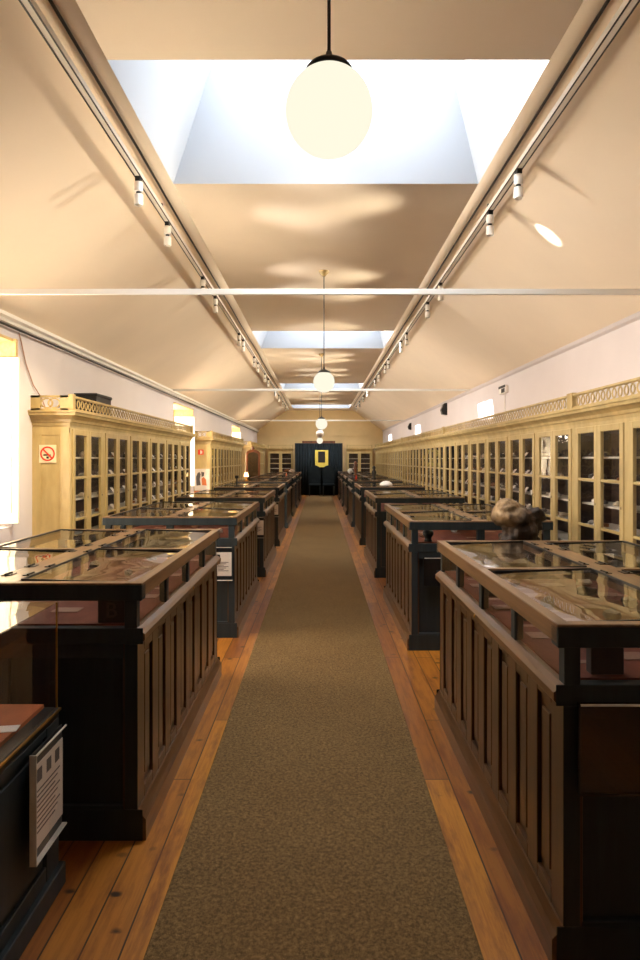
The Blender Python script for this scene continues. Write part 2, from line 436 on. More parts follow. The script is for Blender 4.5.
def spotlight(loc, target, power, col, angle=60, blend=.8, r=.03, name='spot_beam'):
    l = bpy.data.lights.new(name, 'SPOT'); l.energy = power; l.color = col; l.spot_size = math.radians(angle); l.spot_blend = blend; l.shadow_soft_size = r
    o = bpy.data.objects.new(name, l); o.location = loc
    o.rotation_euler = (Vector(target)-Vector(loc)).to_track_quat('-Z', 'Y').to_euler(); COL.objects.link(o); return o

# ------------------------------------------------------------------ wall cabinets
def ring(bm, cx, cz, r, w, d, n=14, y=0, sx=1):
    V = []
    for k in range(n):
        a = 2*PI*k/n; ca, sa = math.cos(a), math.sin(a)
        V.append([bm.verts.new((cx+sx*R*ca, y+dd, cz+R*sa)) for R, dd in ((r, 0), (r, d), (r-w, d), (r-w, 0))])
    for k in range(n):
        A, B = V[k], V[(k+1) % n]
        for q in range(4):
            bm.faces.new([A[q], A[(q+1) % 4], B[(q+1) % 4], B[q]])

CD = .35
def cabinet(label, L, npair, loc, rz, group, ends=True):
    """local x along the length, front face at y=0 looking to -y, body from y=0 to y=CD"""
    E = 1 if ends else 0
    t = thing('glazed_cabinet', label, 'cabinet', loc, rz, group)
    bm = new()
    box(bm, 0, L, CD-.02, CD, 0, 1.88); box(bm, 0, .03, 0, CD-.02, 0, 1.88); box(bm, L-.03, L, 0, CD-.02, 0, 1.88)
    box(bm, .03, L-.03, 0, CD-.02, 1.845, 1.88); box(bm, .03, L-.03, .0, CD-.02, .42, .5); box(bm, .03, L-.03, 0, .03, 0, .42)
    for e in ((-.006, L) if ends else ()):   # end boards with framed field
        box(bm, e, e+.006, .0, .085, .1, 1.86); box(bm, e, e+.006, CD-.085, CD, .1, 1.86); box(bm, e, e+.006, .085, CD-.085, 1.78, 1.86)
    obj('carcass', bm, M['cream'], t)
    bm = new(); box(bm, .031, L-.031, CD-.026, CD-.0205, .5, 1.845); box(bm, .0302, .034, .03, CD-.026, .5, 1.845); box(bm, L-.034, L-.0302, .03, CD-.026, .5, 1.845); obj('lining', bm, M['inside'], t)
    bm = new(); p = L/npair
    for k in range(npair+1):
        x0, x1 = max(0, k*p-.045), min(L, k*p+.045)
        box(bm, x0, x1, -.012, .02, .0, 1.845)
    box(bm, 0, L, -.010, .0, 1.80, 1.88)
    obj('face_frame', bm, M['cream'], t)
    bm = new(); box(bm, -.02*E, L+.02*E, -.03, 0, 0, .12); obj('plinth', bm, M['cream'], t)
    # cornice with mitred returns
    bm = new(); prof = [(0,1.87),(.012,1.87),(.018,1.90),(.03,1.905),(.035,1.93),(.06,1.955),(.085,1.965),(.09,1.99),(.10,1.995),(.10,2.01),(0,2.01)]
    rings = []
    for ax in (0, 1):
        rings.append([bm.verts.new(((-o*E if ax == 0 else L+o*E), -o, z)) for o, z in prof])
    rb0 = [bm.verts.new((-o*E, CD, z)) for o, z in prof]; rb1 = [bm.verts.new((L+o*E, CD, z)) for o, z in prof]
    seq = [rb0] + rings + [rb1]
    for A, B in zip(seq, seq[1:]):
        for q in range(len(prof)-1): bm.faces.new([A[q], A[q+1], B[q+1], B[q]])
    box(bm, 0, L, 0, CD, 1.98, 2.005)
    obj('cornice', bm, M['cream'], t)
    # pierced gallery
    bm = new(); z0, z1 = 2.01, 2.155
    box(bm, -.04*E, L+.04*E, -.045, -.02, z0, z0+.022); box(bm, -.04*E, L+.04*E, -.05, -.015, z1-.02, z1)
    pr = .102; n = int((L-.1)/pr)
    for k in range(n):
        ring(bm, .05+pr*(k+.5), (z0+z1)/2, .058, .010, .007, 14, -.036, 1.6)
    for e in ((-.04, L+.015) if ends else ()):
        box(bm, e, e+.025, -.045, CD, z0, z0+.022); box(bm, e, e+.025, -.045, CD, z1-.02, z1)
        box(bm, e, e+.025, CD-.09, CD, z0, z1); box(bm, e, e+.025, -.045, .07, z0, z1)
        for c_ in (.13, .20):
            V = []
            for q in range(14):
                a = 2*PI*q/14
                V.append([bm.verts.new((e+dd, c_+.062*R*math.cos(a), (z0+z1)/2+.05*R*math.sin(a))) for R, dd in ((1,.004),(1,.018),(.78,.018),(.78,.004))])
            for q in range(14):
                A, B = V[q], V[(q+1) % 14]
                for w in range(4): bm.faces.new([A[w], A[(w+1) % 4], B[(w+1) % 4], B[w]])
    for e in ((-.045, L-.02) if ends else (0, L-.065)): box(bm, e, e+.065, -.055, -.01, z0, z1+.012)
    obj('gallery', bm, M['cream'], t)
    # doors
    dw = (p-.09)/2; first = None
    for k in range(npair):
        for h in (0, 1):
            x = k*p+.045+h*dw
            if first is None:
                bm = new(); z0, z1 = .5, 1.838; s = .065
                box(bm, .002, s, -.022, .008, z0, z1); box(bm, dw-s, dw-.002, -.022, .008, z0, z1)
                box(bm, s, dw-s, -.022, .008, z1-.055, z1); box(bm, s, dw-s, -.022, .008, z0, z0+.07)
                for z in (1.365, .955): box(bm, s, dw-s, -.018, .006, z-.012, z+.012)
                d = obj('door', bm, M['cream'], t, bevel=.003); first = d
                g = new(); box(g, s-.005, dw-s+.005, -.008, -.004, z0+.06, z1-.05); obj('glass_pane', g, M['glass'], d)
                kk = new(); box(kk, dw-.038, dw-.03, -.025, -.022, 1.15, 1.17); obj('lock_plate', kk, M['steel'], d)
            else:
                d = first.copy(); COL.objects.link(d); d.parent = t
                for c_ in first.children:
                    e = c_.copy(); COL.objects.link(e); e.parent = d
            d.location = (x, 0, 0)
    f = None
    for z in (1.57, 1.36, 1.15, .95, .74):
        if f is None:
            bm = new(); box(bm, .031, L-.031, .05, CD-.027, -.016, 0); f = obj('shelf', bm, M['cream_edge'], t); o = f
        else:
            o = f.copy(); COL.objects.link(o); o.parent = t
        o.location = (0, 0, z)
    return t

# right side: front face x=2.4 looking to -x : local x -> world -y ; rotation -90deg maps local +y (depth) to +x
def right_cab(label, y_near, y_far, n):   # local x=0 at far end
    return cabinet(label, y_far-y_near, n, (2.4, y_far, 0), -PI/2, 'cream glazed cabinets along the right wall', False)
def left_cab(label, y_near, y_far, n):
    return cabinet(label, y_far-y_near, n, (-2.4, y_near, 0), PI/2, 'cream glazed cabinets along the left wall')
RC = [(1.85, 6.02, 4), (6.02, 12.27, 6), (12.27, 18.52, 6), (18.52, 24.77, 6), (24.77, 27.4, 3)]
names = ['nearest cream glazed cabinet with pierced gallery, cut off by the right edge', 'second cream glazed cabinet on the right wall, behind the fossil bone',
         'third cream glazed cabinet on the right wall, half way down the room', 'fourth cream glazed cabinet on the right wall, far down the room', 'last short cream glazed cabinet on the right wall beside the end wall']
for (a, c, n), l in zip(RC, names):
    right_cab(l, a+.003, c-.003, n)
LC = [(6.12, 11.8, 6), (13.97, 19.6, 6), (21.8, 27.3, 6)]
names = ['long cream glazed cabinet with no-smoking sign on its end, nearest on the left', 'second cream glazed cabinet on the left, with a poster on its end', 'farthest cream glazed cabinet on the left wall behind the arched mirror']
for (a, c, n), l in zip(LC, names): left_cab(l, a, c, n)
# end wall cabinets
cabinet('small cream two-door cabinet against end wall, left of the black curtain', 1.12, 1, (-2.26, 27.64, 0), 0, 'end wall cabinets', False)
cabinet('small cream two-door cabinet against end wall, right of the black curtain', 1.12, 1, (1.14, 27.62, 0), 0, 'end wall cabinets', False)

# ------------------------------------------------------------------ rocks and cards
ROCKME = []
for k in range(6):
    bm = new(); bmesh.ops.create_icosphere(bm, subdivisions=2, radius=1)
    rr = random.Random(k); ph = [rr.uniform(0, 6) for _ in range(6)]
    for v in bm.verts:
        p = v.co; s = 1+.22*math.sin(3*p.x+ph[0])*math.cos(2.6*p.y+ph[1])+.14*math.sin(5*p.z+ph[2]+2*p.x)+.06*rr.uniform(-1, 1)
        v.co = Vector((p.x*s*1.15, p.y*s*.85, max(p.z*s*.75, -.45)+.45))
    me = bpy.data.meshes.new('mineral_specimen'); bm.to_mesh(me); bm.free(); ROCKME.append(me)
RM = {}
def rock(loc, size, ci, label, group, k=None, name='mineral_specimen'):
    k = random.randrange(6) if k is None else k
    key = (k, ci)
    if key not in RM:
        me = ROCKME[k].copy(); me.materials.append(ROCK[ci][1]); RM[key] = me
    o = bpy.data.objects.new(name, RM[key]); COL.objects.link(o)
    o.location = (loc[0], loc[1], loc[2]+.003); o.scale = (size,)*3; o.rotation_euler = (0, 0, random.uniform(0, 6.28))
    return tag(o, label, 'mineral', group)
bm = new(); box(bm, -.5, .5, -.5, .5, 0, .06); CARD = obj('specimen_card', bm, M['paper']); CARDME = CARD.data; CARDME2 = CARDME.copy(); CARDME2.materials[0] = plain('tan label card', srgb(150,112,92), .7); bpy.data.objects.remove(CARD)
def card(loc, sx, sy, label, group, rot=(0,0,0)):
    o = bpy.data.objects.new('specimen_card', CARDME2 if 'display' in group else CARDME); COL.objects.link(o)
    o.location = loc; o.scale = (sx, sy, .04); o.rotation_euler = rot
    return tag(o, label, 'label', group)

BAYN = ['nearest','second','third','fourth','fifth','sixth','seventh','eighth','ninth']
SHELVES = [(1.57,'top'), (1.36,'second'), (1.15,'third'), (.95,'fourth')]
def stock(side, bays, per):
    for b, (a, p) in enumerate(bays):
        for h in (0, 1):
            y0 = a + .12 + h*(p-.09)/2
            w = (p-.09)/2 - .13
            for z, sn in SHELVES:
                where = 'on the %s shelf, %s door of %s bay, %s wall cabinets' % (sn, ('near','far')[h], BAYN[b], side)
                for q in range(per):
                    y = y0 + (q+.5)*w/per + random.uniform(-.02, .02)
                    x = (2.4 + random.uniform(.09, .14)) * (1 if side == 'right' else -1)
                    if q == (b+h) % per:
                        tilt = .9 if side == 'left' else -.9
                        card((x - (.02 if side == 'right' else -.02), y, z+.032), .066, .085, 'small white card ' + where, '%s cabinet cards' % side, (0, tilt, 0))
                    else:
                        ci = random.choice([0,0,1,1,3,2])
                        s = random.uniform(.026, .046)
                        posn = ['nearest','middle','farthest'][q]
                        rock((x, y, z), s, ci, '%s %s rock %s' % (posn, ROCK[ci][0], where), '%s cabinet minerals' % side)
stock('right', [(4.98, 1.0425)] + [(6.02+1.0417*k, 1.0417) for k in range(5)], 3)
stock('left', [(6.12+.9467*k, .9467) for k in range(6)], 2)

# ------------------------------------------------------------------ display cases
CL, CW = 2.0, 1.165
def case_side(bm, L, y, s, npan):
    """panelled side in the plane y, facing s (+1/-1) along y; from x=0..L"""
    def b(x0, x1, d0, d1, z0, z1):
        ya, yb_ = sorted((y + s*d0, y + s*d1)); box(bm, x0, x1, ya, yb_, z0, z1)
    b(0, L, -.06, -.042, .10, .80)
    b(0, L, -.042, -.014, .10, .80)
    st = .105; p = (L-st)/npan
    for k in range(npan+1): b(k*p, k*p+st, -.042, 0, .10, .80)
    for k in range(npan):
        x0, x1 = k*p+st, (k+1)*p
        b(x0, x1, -.042, 0, .765-(.02 if k % 2 else 0), .80); b(x0, x1, -.042, 0, .10, .175)
        b(x0+.03, x1-.03, -.014, -.006, .21, .72)
def make_case():
    """local x across (0 = aisle side of a right-hand case), y along; built centred"""
    L, W = CL, CW
    t = thing('display_case', '', 'display case', (0,0,0), 0, 'panelled display cases along the runner')
    rot = Matrix.Rotation(PI/2, 4, 'Z')
    for s, nm in ((1, 0), (-1, 1)):      # long sides
        bm = new(); case_side(bm, L, W/2-.02, 1, 8)
        bmesh.ops.transform(bm, matrix=Matrix.Translation((-L/2, 0, 0)), verts=bm.verts)
        bmesh.ops.transform(bm, matrix=Matrix.Rotation(PI/2*s*-1, 4, 'Z'), verts=bm.verts)
        obj('side_panel', bm, M['case'], t, bevel=.003)
        bm = new(); x0, x1 = sorted((s*(W/2-.02), s*(W/2+.004)))
        P = [(0,.80),(.018,.80),(.03,.815),(.03,.838),(.018,.85),(0,.862),(-.03,.862),(-.03,.80)]
        prism(bm, [(s*(W/2-.02+a), z) for a, z in P], 'y', -L/2, L/2); obj('rail_moulding', bm, M['case_long'], t)
        bm = new()
        P = [(-.02,0),(.035,0),(.035,.085),(.022,.10),(.006,.125),(-.02,.125)]
        prism(bm, [(s*(W/2-.02+a), z) for a, z in P], 'y', -L/2, L/2); obj('plinth', bm, M['case_long'], t)
        bm = new(); x0, x1 = sorted((s*(W/2-.026), s*(W/2-.022))); box(bm, x0, x1, -L/2+.05, L/2-.05, .85, 1.0); obj('side_glass', bm, M['glass_case'], t)
        for k in range(1, 4):
            y = -L/2+k*L/4
            bm = new(); x0, x1 = sorted((s*(W/2-.05), s*(W/2-.016))); box(bm, x0, x1, y-.024, y+.024, .862, .995); obj('glazing_post', bm, M['case_end'], t, bevel=.003)  # posts coloured dark for the shade on their near faces
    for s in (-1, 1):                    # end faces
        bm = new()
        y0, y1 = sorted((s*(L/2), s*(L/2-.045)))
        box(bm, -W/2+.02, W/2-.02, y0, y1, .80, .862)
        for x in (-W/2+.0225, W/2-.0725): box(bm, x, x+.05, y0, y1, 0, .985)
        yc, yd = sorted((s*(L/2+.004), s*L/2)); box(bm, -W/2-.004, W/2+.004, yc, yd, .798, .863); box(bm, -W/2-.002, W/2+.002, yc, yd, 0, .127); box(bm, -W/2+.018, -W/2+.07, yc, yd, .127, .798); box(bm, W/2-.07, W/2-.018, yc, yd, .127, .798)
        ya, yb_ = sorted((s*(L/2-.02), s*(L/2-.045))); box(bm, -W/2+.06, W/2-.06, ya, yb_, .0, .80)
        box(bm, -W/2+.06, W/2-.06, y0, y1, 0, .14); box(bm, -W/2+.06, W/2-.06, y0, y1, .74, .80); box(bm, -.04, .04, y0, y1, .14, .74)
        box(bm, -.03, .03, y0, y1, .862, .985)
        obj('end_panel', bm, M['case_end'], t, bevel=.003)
        bm = new(); y0, y1 = sorted((s*(L/2-.026), s*(L/2-.022))); box(bm, -W/2+.06, W/2-.06, y0, y1, .85, 1.0); obj('end_glass', bm, M['glass_case'], t)
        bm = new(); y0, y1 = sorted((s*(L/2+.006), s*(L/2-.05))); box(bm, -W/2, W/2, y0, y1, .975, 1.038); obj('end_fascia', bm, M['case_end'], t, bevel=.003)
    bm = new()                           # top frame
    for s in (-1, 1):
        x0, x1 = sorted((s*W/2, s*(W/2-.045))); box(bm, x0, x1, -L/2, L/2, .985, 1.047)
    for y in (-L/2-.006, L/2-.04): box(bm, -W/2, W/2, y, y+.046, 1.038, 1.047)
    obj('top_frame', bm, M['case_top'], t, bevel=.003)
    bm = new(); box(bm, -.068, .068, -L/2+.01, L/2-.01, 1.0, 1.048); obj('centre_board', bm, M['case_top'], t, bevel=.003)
    f = None
    for s in (-1, 1):
        for e in (-1, 1):
            if f is None:
                bm = new(); box(bm, -.236, .236, -.457, .457, 0, .005); f = obj('glass_lid', bm, M['glass_top'], t); o = f
                h = new()
                for x0, x1, y0, y1 in ((-.2375,-.231,-.46,.46),(.231,.2375,-.46,.46),(-.231,.231,-.46,-.452),(-.231,.231,.452,.46)): box(h, x0, x1, y0, y1, -.012, .010)
                h = obj('lid_frame', h, M['slip_dark'], f)
            else:
                o = f.copy(); COL.objects.link(o); o.parent = t
                h2 = h.copy(); COL.objects.link(h2); h2.parent = o
            o.location = (s*.3015, e*.4845, 1.036); o.rotation_euler = (0, math.radians(-1.8), 0)
    for s in (-1, 1):
        bm = new(); x0, x1 = sorted((s*.065, s*(W/2-.043))); box(bm, x0, x1, -.022, .022, 1.0, 1.047); obj('cross_bar', bm, M['case_top'], t, bevel=.002)
    hf = None
    for y in (-.82, -.60, -.12, .12, .60, .82):
        for x in (-.048, .048):
            if hf is None:
                bm = new(); box(bm, -.022, .022, -.03, .03, 0, .003); tube(bm, [(0,-.03,.004),(0,.03,.004)], .005, 8); hf = obj('hinge', bm, M['steel'], t); o = hf
            else: o = hf.copy(); COL.objects.link(o); o.parent = t
            o.location = (x, y, 1.048)
    bm = new(); box(bm, -W/2+.04, W/2-.04, -L/2+.046, L/2-.046, .80, .868); obj('display_board', bm, M['board'], t)
    bm = new(); lathe(bm, [(0,0),(.008,0),(.009,.004),(.006,.007),(0,.007)], seg=14)
    bmesh.ops.transform(bm, matrix=Matrix.Translation((-W/2+.0,0,.826)) @ Matrix.Rotation(-PI/2, 4, 'Y'), verts=bm.verts)
    lk = obj('lock', bm, M['brass'], t); lk.location = (-.006, 0, 0)
    return t
XC = .722 + CW/2
LYS = [2.60, 5.55, 8.40, 11.35, 14.3, 17.2, 20.1, 23.0]
RYS = [1.95, 5.18, 8.35, 11.5, 14.6, 17.7, 20.8, 23.9]
case0 = make_case()
CASES = {}
for side, YS, sx in (('left', LYS, -1), ('right', RYS, 1)):
    for i, y in enumerate(YS):
        o = case0 if (side == 'left' and i == 0) else dup(case0)
        o.location = (sx*XC, y+CL/2, 0)
        o.rotation_euler = (0, 0, 0 if sx > 0 else PI)
        what = {('left',0): 'nearest full panelled glass-topped case left of the runner, marked B inside',
                ('right',0): 'nearest panelled glass-topped display case, large at the lower right of the runner',
                ('left',1): 'second panelled display case left of the runner, paper notice on its end',
                ('right',1): 'second panelled display case right of the runner, behind the fossil bone',
                ('left',7): 'farthest dark panelled display case left of the runner, by the curtain',
                ('right',7): 'farthest dark panelled display case right of the runner, by the curtain'}.get((side,i),
                '%s dark panelled glass-topped display case from camera, %s of the runner' % (ORD[i], side))
        o['label'] = what; CASES[(side,i)] = o

def stock_case(side, i, y0, rows, cols, sx, seed, smin, smax):
    rr = random.Random(seed)
    colw = 1.0/cols
    for c in range(cols):
        for r in range(rows):
            x = sx*(.722 + .03 + (c+.5)*colw*.98) + rr.uniform(-.02,.02)
            y = y0 + .14 + (r+.5)*(CL-.28)/rows + rr.uniform(-.02,.02)
            if abs(abs(x)-XC) < .05: x += .07*sx
            where = '%s row from aisle, %s %s case' % (ORD[c] if c else 'aisle-side', 'nearest' if i == 0 else ORD[i], side)
            pos = ['near end','second place','third place','fourth place','fifth place','sixth place','seventh place'][r]
            if (r+c) % 2 == 0:
                ci = rr.choice([2,1,3,2,0]); rock((x, y, .869), rr.uniform(smin, smax), ci, '%s rock at %s, %s' % (ROCK[ci][0], pos, where), 'minerals in the display cases', rr.randrange(6))
                card((x + .0, y-.085, .869), .07, .035, 'small card before the rock at %s, %s' % (pos, where), 'cards in the display cases')
            else:
                card((x, y, .869), .12, .085, 'flat paper card at %s, %s' % (pos, where), 'cards in the display cases')
stock_case('left', 0, LYS[0], 6, 4, -1, 1, .024, .038)
stock_case('right', 0, RYS[0], 7, 5, 1, 2, .026, .042)
stock_case('right', 1, RYS[1], 4, 3, 1, 3, .025, .04)
stock_case('left', 1, LYS[1], 4, 3, -1, 4, .025, .04)

# lettered block inside the nearest left case, plain blocks inside right cases
bm = new(); box(bm, -.055, .055, -.02, .02, 0, .098); sgn = obj('letter_block', bm, M['slip_dark'], bevel=.002); sgn.location = (-.868, 2.68, .869)
tag(sgn, 'small black block with the letter B inside the nearest full left case', 'sign')
cu = bpy.data.curves.new('letter', 'FONT'); cu.body = 'B'; cu.size = .09; cu.extrude = .001; cu.align_x = 'CENTER'; cu.align_y = 'CENTER'
co = bpy.data.objects.new('letter', cu); COL.objects.link(co)
bpy.context.view_layer.update(); dg = bpy.context.evaluated_depsgraph_get(); me = bpy.data.meshes.new_from_object(co.evaluated_get(dg)); bpy.data.objects.remove(co)
me.materials.clear(); me.materials.append(plain('dull grey lettering', srgb(64,58,54), .5)); lo = bpy.data.objects.new('letter', me); COL.objects.link(lo); lo.parent = sgn
lo.location = (0, -.0215, .049); lo.rotation_euler = (PI/2, 0, 0)
bm = new(); box(bm, -.052, .052, -.02, .02, 0, .092); b2 = obj('sign_block', bm, M['slip_dark'], bevel=.002); b2.location = (.908, 2.04, .869)
tag(b2, 'small black block standing inside the near end of the nearest right case', 'sign')
bm = new(); lathe(bm, [(0,0),(.03,0),(.034,.01),(.026,.02),(.03,.035),(.045,.055),(.046,.075),(.032,.095),(0,.102)], seg=20)
b3 = obj('dark_vase', bm, M['slip_dark'], smooth=True); b3.location = (.895, 5.30, .869); tag(b3, 'round dark knob-shaped pot inside the second right display case', 'pot')

# ------------------------------------------------------------------ low case at the lower left
t = thing('low_vitrine', 'low dark case with orange board and glass hood, cut off at lower left', 'display case', (-1.53, 1.35, 0))
hw, hl = .58, .98
bm = new(); case_side(bm, 2*hl, 0, 1, 4)
bmesh.ops.scale(bm, vec=(1,1,.765), verts=bm.verts)
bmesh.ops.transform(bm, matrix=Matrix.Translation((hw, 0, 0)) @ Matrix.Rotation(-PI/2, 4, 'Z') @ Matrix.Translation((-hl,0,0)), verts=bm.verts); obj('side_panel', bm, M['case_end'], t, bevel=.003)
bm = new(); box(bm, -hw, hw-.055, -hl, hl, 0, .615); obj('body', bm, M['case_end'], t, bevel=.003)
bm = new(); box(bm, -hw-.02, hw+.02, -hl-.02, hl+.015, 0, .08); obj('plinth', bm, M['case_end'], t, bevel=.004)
bm = new(); box(bm, -hw, hw, -hl, hl, .612, .648); obj('rim', bm, M['slip_dark'], t, bevel=.003)
bm = new(); box(bm, -hw-.006, hw+.006, -hl-.006, hl+.006, .636, .644); obj('brass_strip', bm, M['brass'], t)
bm = new(); box(bm, -hw+.05, hw-.05, -hl+.05, hl-.012, .648, .662); obj('display_board', bm, M['board_orange'], t)
bm = new(); box(bm, hw-.046, hw-.04, .2, .62, .649, .656); obj('label_strip', bm, M['board'], t)
bm = new()
for sx in (-1, 1):
    for sy in (-1, 1):
        a = sx*(hw-.006); c = sy*(hl-.006); box(bm, a-.0025, a+.0025, c-.0025, c+.0025, .648, 1.03)
obj('corner_bead', bm, M['brass'], t)
bm = new()
for sx in (-1, 1): x = sx*(hw-.006); box(bm, x-.002, x+.002, -hl+.01, hl-.01, .649, 1.026)
for sy in (-1, 1): y = sy*(hl-.006); box(bm, -hw+.01, hw-.01, y-.002, y+.002, .649, 1.026)
obj('glass_side', bm, M['glass_case'], t)
bm = new(); box(bm, -hw+.004, hw-.004, -hl+.004, hl-.004, 1.0265, 1.031); obj('glass_top', bm, M['glass_top'], t)
card((-1.03, 2.10, .663), .075, .05, 'small orange-pink label card on the low lower-left case board', 'labels in the low case', (0,0,.15))
rock((-1.13, 1.97, .663), .025, 3, 'rusty brown rock on the orange board of the low lower-left case', 'minerals in the low case')

# ------------------------------------------------------------------ acrylic notice holders
def holder(label, loc, rz, w, h, dark=False, lines=9, pic=True):
    """faces local -y; hangs below its top edge z=0"""
    t = thing('notice_holder', label, 'notice', loc, rz)
    bm = new(); box(bm, -w/2, w/2, -.006, -.001, -h, 0)
    for q in (-.05, -h+.05): box(bm, -w/4, w/4, -.002, 0.0115 if rz == 0 else .026, q-.01, q+.01)
    obj('backing', bm, M['slip_dark'] if not dark else M['acrylic_dark'], t)
    if not dark:
        bm = new(); box(bm, -w/2+.006, w/2-.004, -.010, -.007, -h+.035, -.045); obj('paper', bm, M['paper'], t)
        bm = new()
        for k in range(lines):
            z = -.13-(h-.2)*k/lines
            box(bm, -w/2+.03, w/2-.03-.04*((k*7) % 3)/2, -.0108, -.0100, z-.005, z)
        obj('text_lines', bm, M['print'], t)
        if pic:
            bm = new()
            for x in (-.3, .0, .28): box(bm, w*x-.018, w*x+.018, -.0108, -.0100, -.105, -.062)
            obj('picture_strip', bm, M['print'], t)
    bm = new(); box(bm, -w/2, w/2, -.022, -.019, -h, 0); obj('acrylic_front', bm, M['glass_case'], t)
    bm = new(); box(bm, -w/2-.003, w/2+.003, -.023, 0, -h-.004, -h); box(bm, -w/2-.003, -w/2, -.023, 0, -h, 0); obj('acrylic_edge', bm, M['cream_edge'] if not dark else M['acrylic_dark'], t)
    bm = new(); box(bm, -w/2, w/2, -.023, -.018, -.005, 0); obj('top_edge', bm, M['cream_edge'], t)
    return t
holder('printed notice in an acrylic holder on the low lower-left case', (-.925, 2.16, .605), PI/2, .24, .35)
holder('pale printed notice on the end of the second left display case', (-.835, 5.536, .79), 0, .15, .285, lines=7, pic=False)
holder('narrow pale notice on the end of the third left display case', (-.80, 8.386, .79), 0, .13, .27, lines=6, pic=False)
holder('small pale notice on the end of the fourth left display case', (-.80, 11.336, .79), 0, .13, .26, lines=6, pic=False)
holder('wide smoky acrylic holder on the end of the nearest right case', (.99, 1.936, .815), 0, .42, .27, dark=True)
holder('small acrylic holder with a bright top edge, on second right case', (.95, 5.166, .755), 0, .22, .22, dark=True)

# ------------------------------------------------------------------ fossil bone on its stand between the right cases
bm = new(); box(bm, -.12, .12, -.12, .12, 0, .03); box(bm, -.10, .10, -.10, .10, .03, .80); box(bm, -.14, .14, -.13, .13, .80, .83)
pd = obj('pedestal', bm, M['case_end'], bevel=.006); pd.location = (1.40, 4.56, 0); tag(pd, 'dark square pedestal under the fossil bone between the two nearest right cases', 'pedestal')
bm = new()
bmesh.ops.create_icosphere(bm, subdivisions=4, radius=1)
mb = bpy.data.metaballs.new('mb'); mb.resolution = .014; mb.render_resolution = .014; mb.threshold = .35
for x, y, z, r in ((-.072,0,.275,.115),(-.06,.01,.24,.125),(.01,0,.23,.12),(-.0,0,.19,.13),(.04,0,.15,.14),(.07,.01,.18,.10),(.0,0,.08,.13),(.06,0,.07,.12),(.12,0,.21,.075),(.135,-.01,.262,.06),(.165,0,.235,.05),(.13,.03,.26,.04),(.155,0,.16,.055),(-.03,0,.03,.12),(.07,0,.03,.12)):
    e = mb.elements.new(); e.co = (x, y, z); e.radius = r*1.15
mo = bpy.data.objects.new('mb', mb); COL.objects.link(mo); bpy.context.view_layer.update()
me = bpy.data.meshes.new_from_object(mo.evaluated_get(bpy.context.evaluated_depsgraph_get())); bpy.data.objects.remove(mo); bm.free()
rr = random.Random(5)
import mathutils
for v in me.vertices:
    nn = mathutils.noise.noise(v.co*11)*.026 + mathutils.noise.noise(v.co*30)*.014
    v.co += v.normal*nn
zmin = min(v.co.z for v in me.vertices)
for v in me.vertices: v.co.z -= zmin
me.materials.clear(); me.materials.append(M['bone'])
for p in me.polygons: p.use_smooth = True
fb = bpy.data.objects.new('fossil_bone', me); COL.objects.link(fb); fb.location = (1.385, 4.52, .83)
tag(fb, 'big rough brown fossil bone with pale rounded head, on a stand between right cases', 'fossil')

# ------------------------------------------------------------------ signs on cabinet ends
t = thing('no_smoking_sign', 'square no-smoking sign with red ring on the nearest left cabinet end', 'sign', (-2.60, 6.112, 1.60))
bm = new(); box(bm, -.082, .082, -.004, 0, -.085, .085); obj('plate', bm, plain('cream sticker', srgb(240,226,190), .5), t)
bm = new(); ring(bm, 0, 0, .070, .014, .002, 36, -.0065)
V = box(bm, -.060, .060, -.0085, -.0065, -.007, .007)
bmesh.ops.rotate(bm, verts=V, cent=(0,0,0), matrix=Matrix.Rotation(PI/4, 3, 'Y')); obj('prohibition_ring', bm, M['red'], t)
bm = new(); V = box(bm, -.04, .03, -.006, -.0045, -.018, -.006); box(bm, -.012, .012, -.006, -.0045, -.045, -.026); obj('cigarette', bm, M['slip_dark'], t)
t = thing('fire_equipment_sign', 'small red square fire sign on the second left cabinet end', 'sign', (-2.60, 13.962, 1.70))
bm = new(); box(bm, -.06, .06, -.004, 0, -.055, .055); obj('plate', bm, M['red'], t)
bm = new(); box(bm, -.012, .008, -.006, -.0045, -.04, .038); box(bm, .014, .032, -.006, -.0045, -.03, .03); obj('symbol', bm, M['paper'], t)
t = thing('poster', 'white poster with a grey and orange figure on the second left cabinet end', 'poster', (-2.57, 13.955, 1.10))
bm = new(); box(bm, -.165, .165, -.006, 0, -.235, .235); obj('sheet', bm, M['paper'], t)
bm = new(); prism(bm, [(-.12,-.13),(-.13,.06),(-.1,.14),(-.06,.17),(-.03,.12),(-.05,.0),(-.03,-.12)], 'y', -.008, -.0065)
prism(bm, [(-.02,.17),(.05,.16),(.04,.08),(-.01,.06)], 'y', -.008, -.0065); obj('grey_figure', bm, M['print'], t)
bm = new(); prism(bm, [(.0,-.12),(-.01,.02),(.03,.06),(.09,.0),(.10,-.13)], 'y', -.008, -.0065); obj('orange_figure', bm, M['orange'], t)
bm = new(); box(bm, -.165, .165, -.012, 0, -.40, -.245); q = obj('orange_panel', bm, M['orange'], None); q.location = (-2.57, 13.957, 1.10); tag(q, 'plain orange panel directly under the white poster', 'panel')

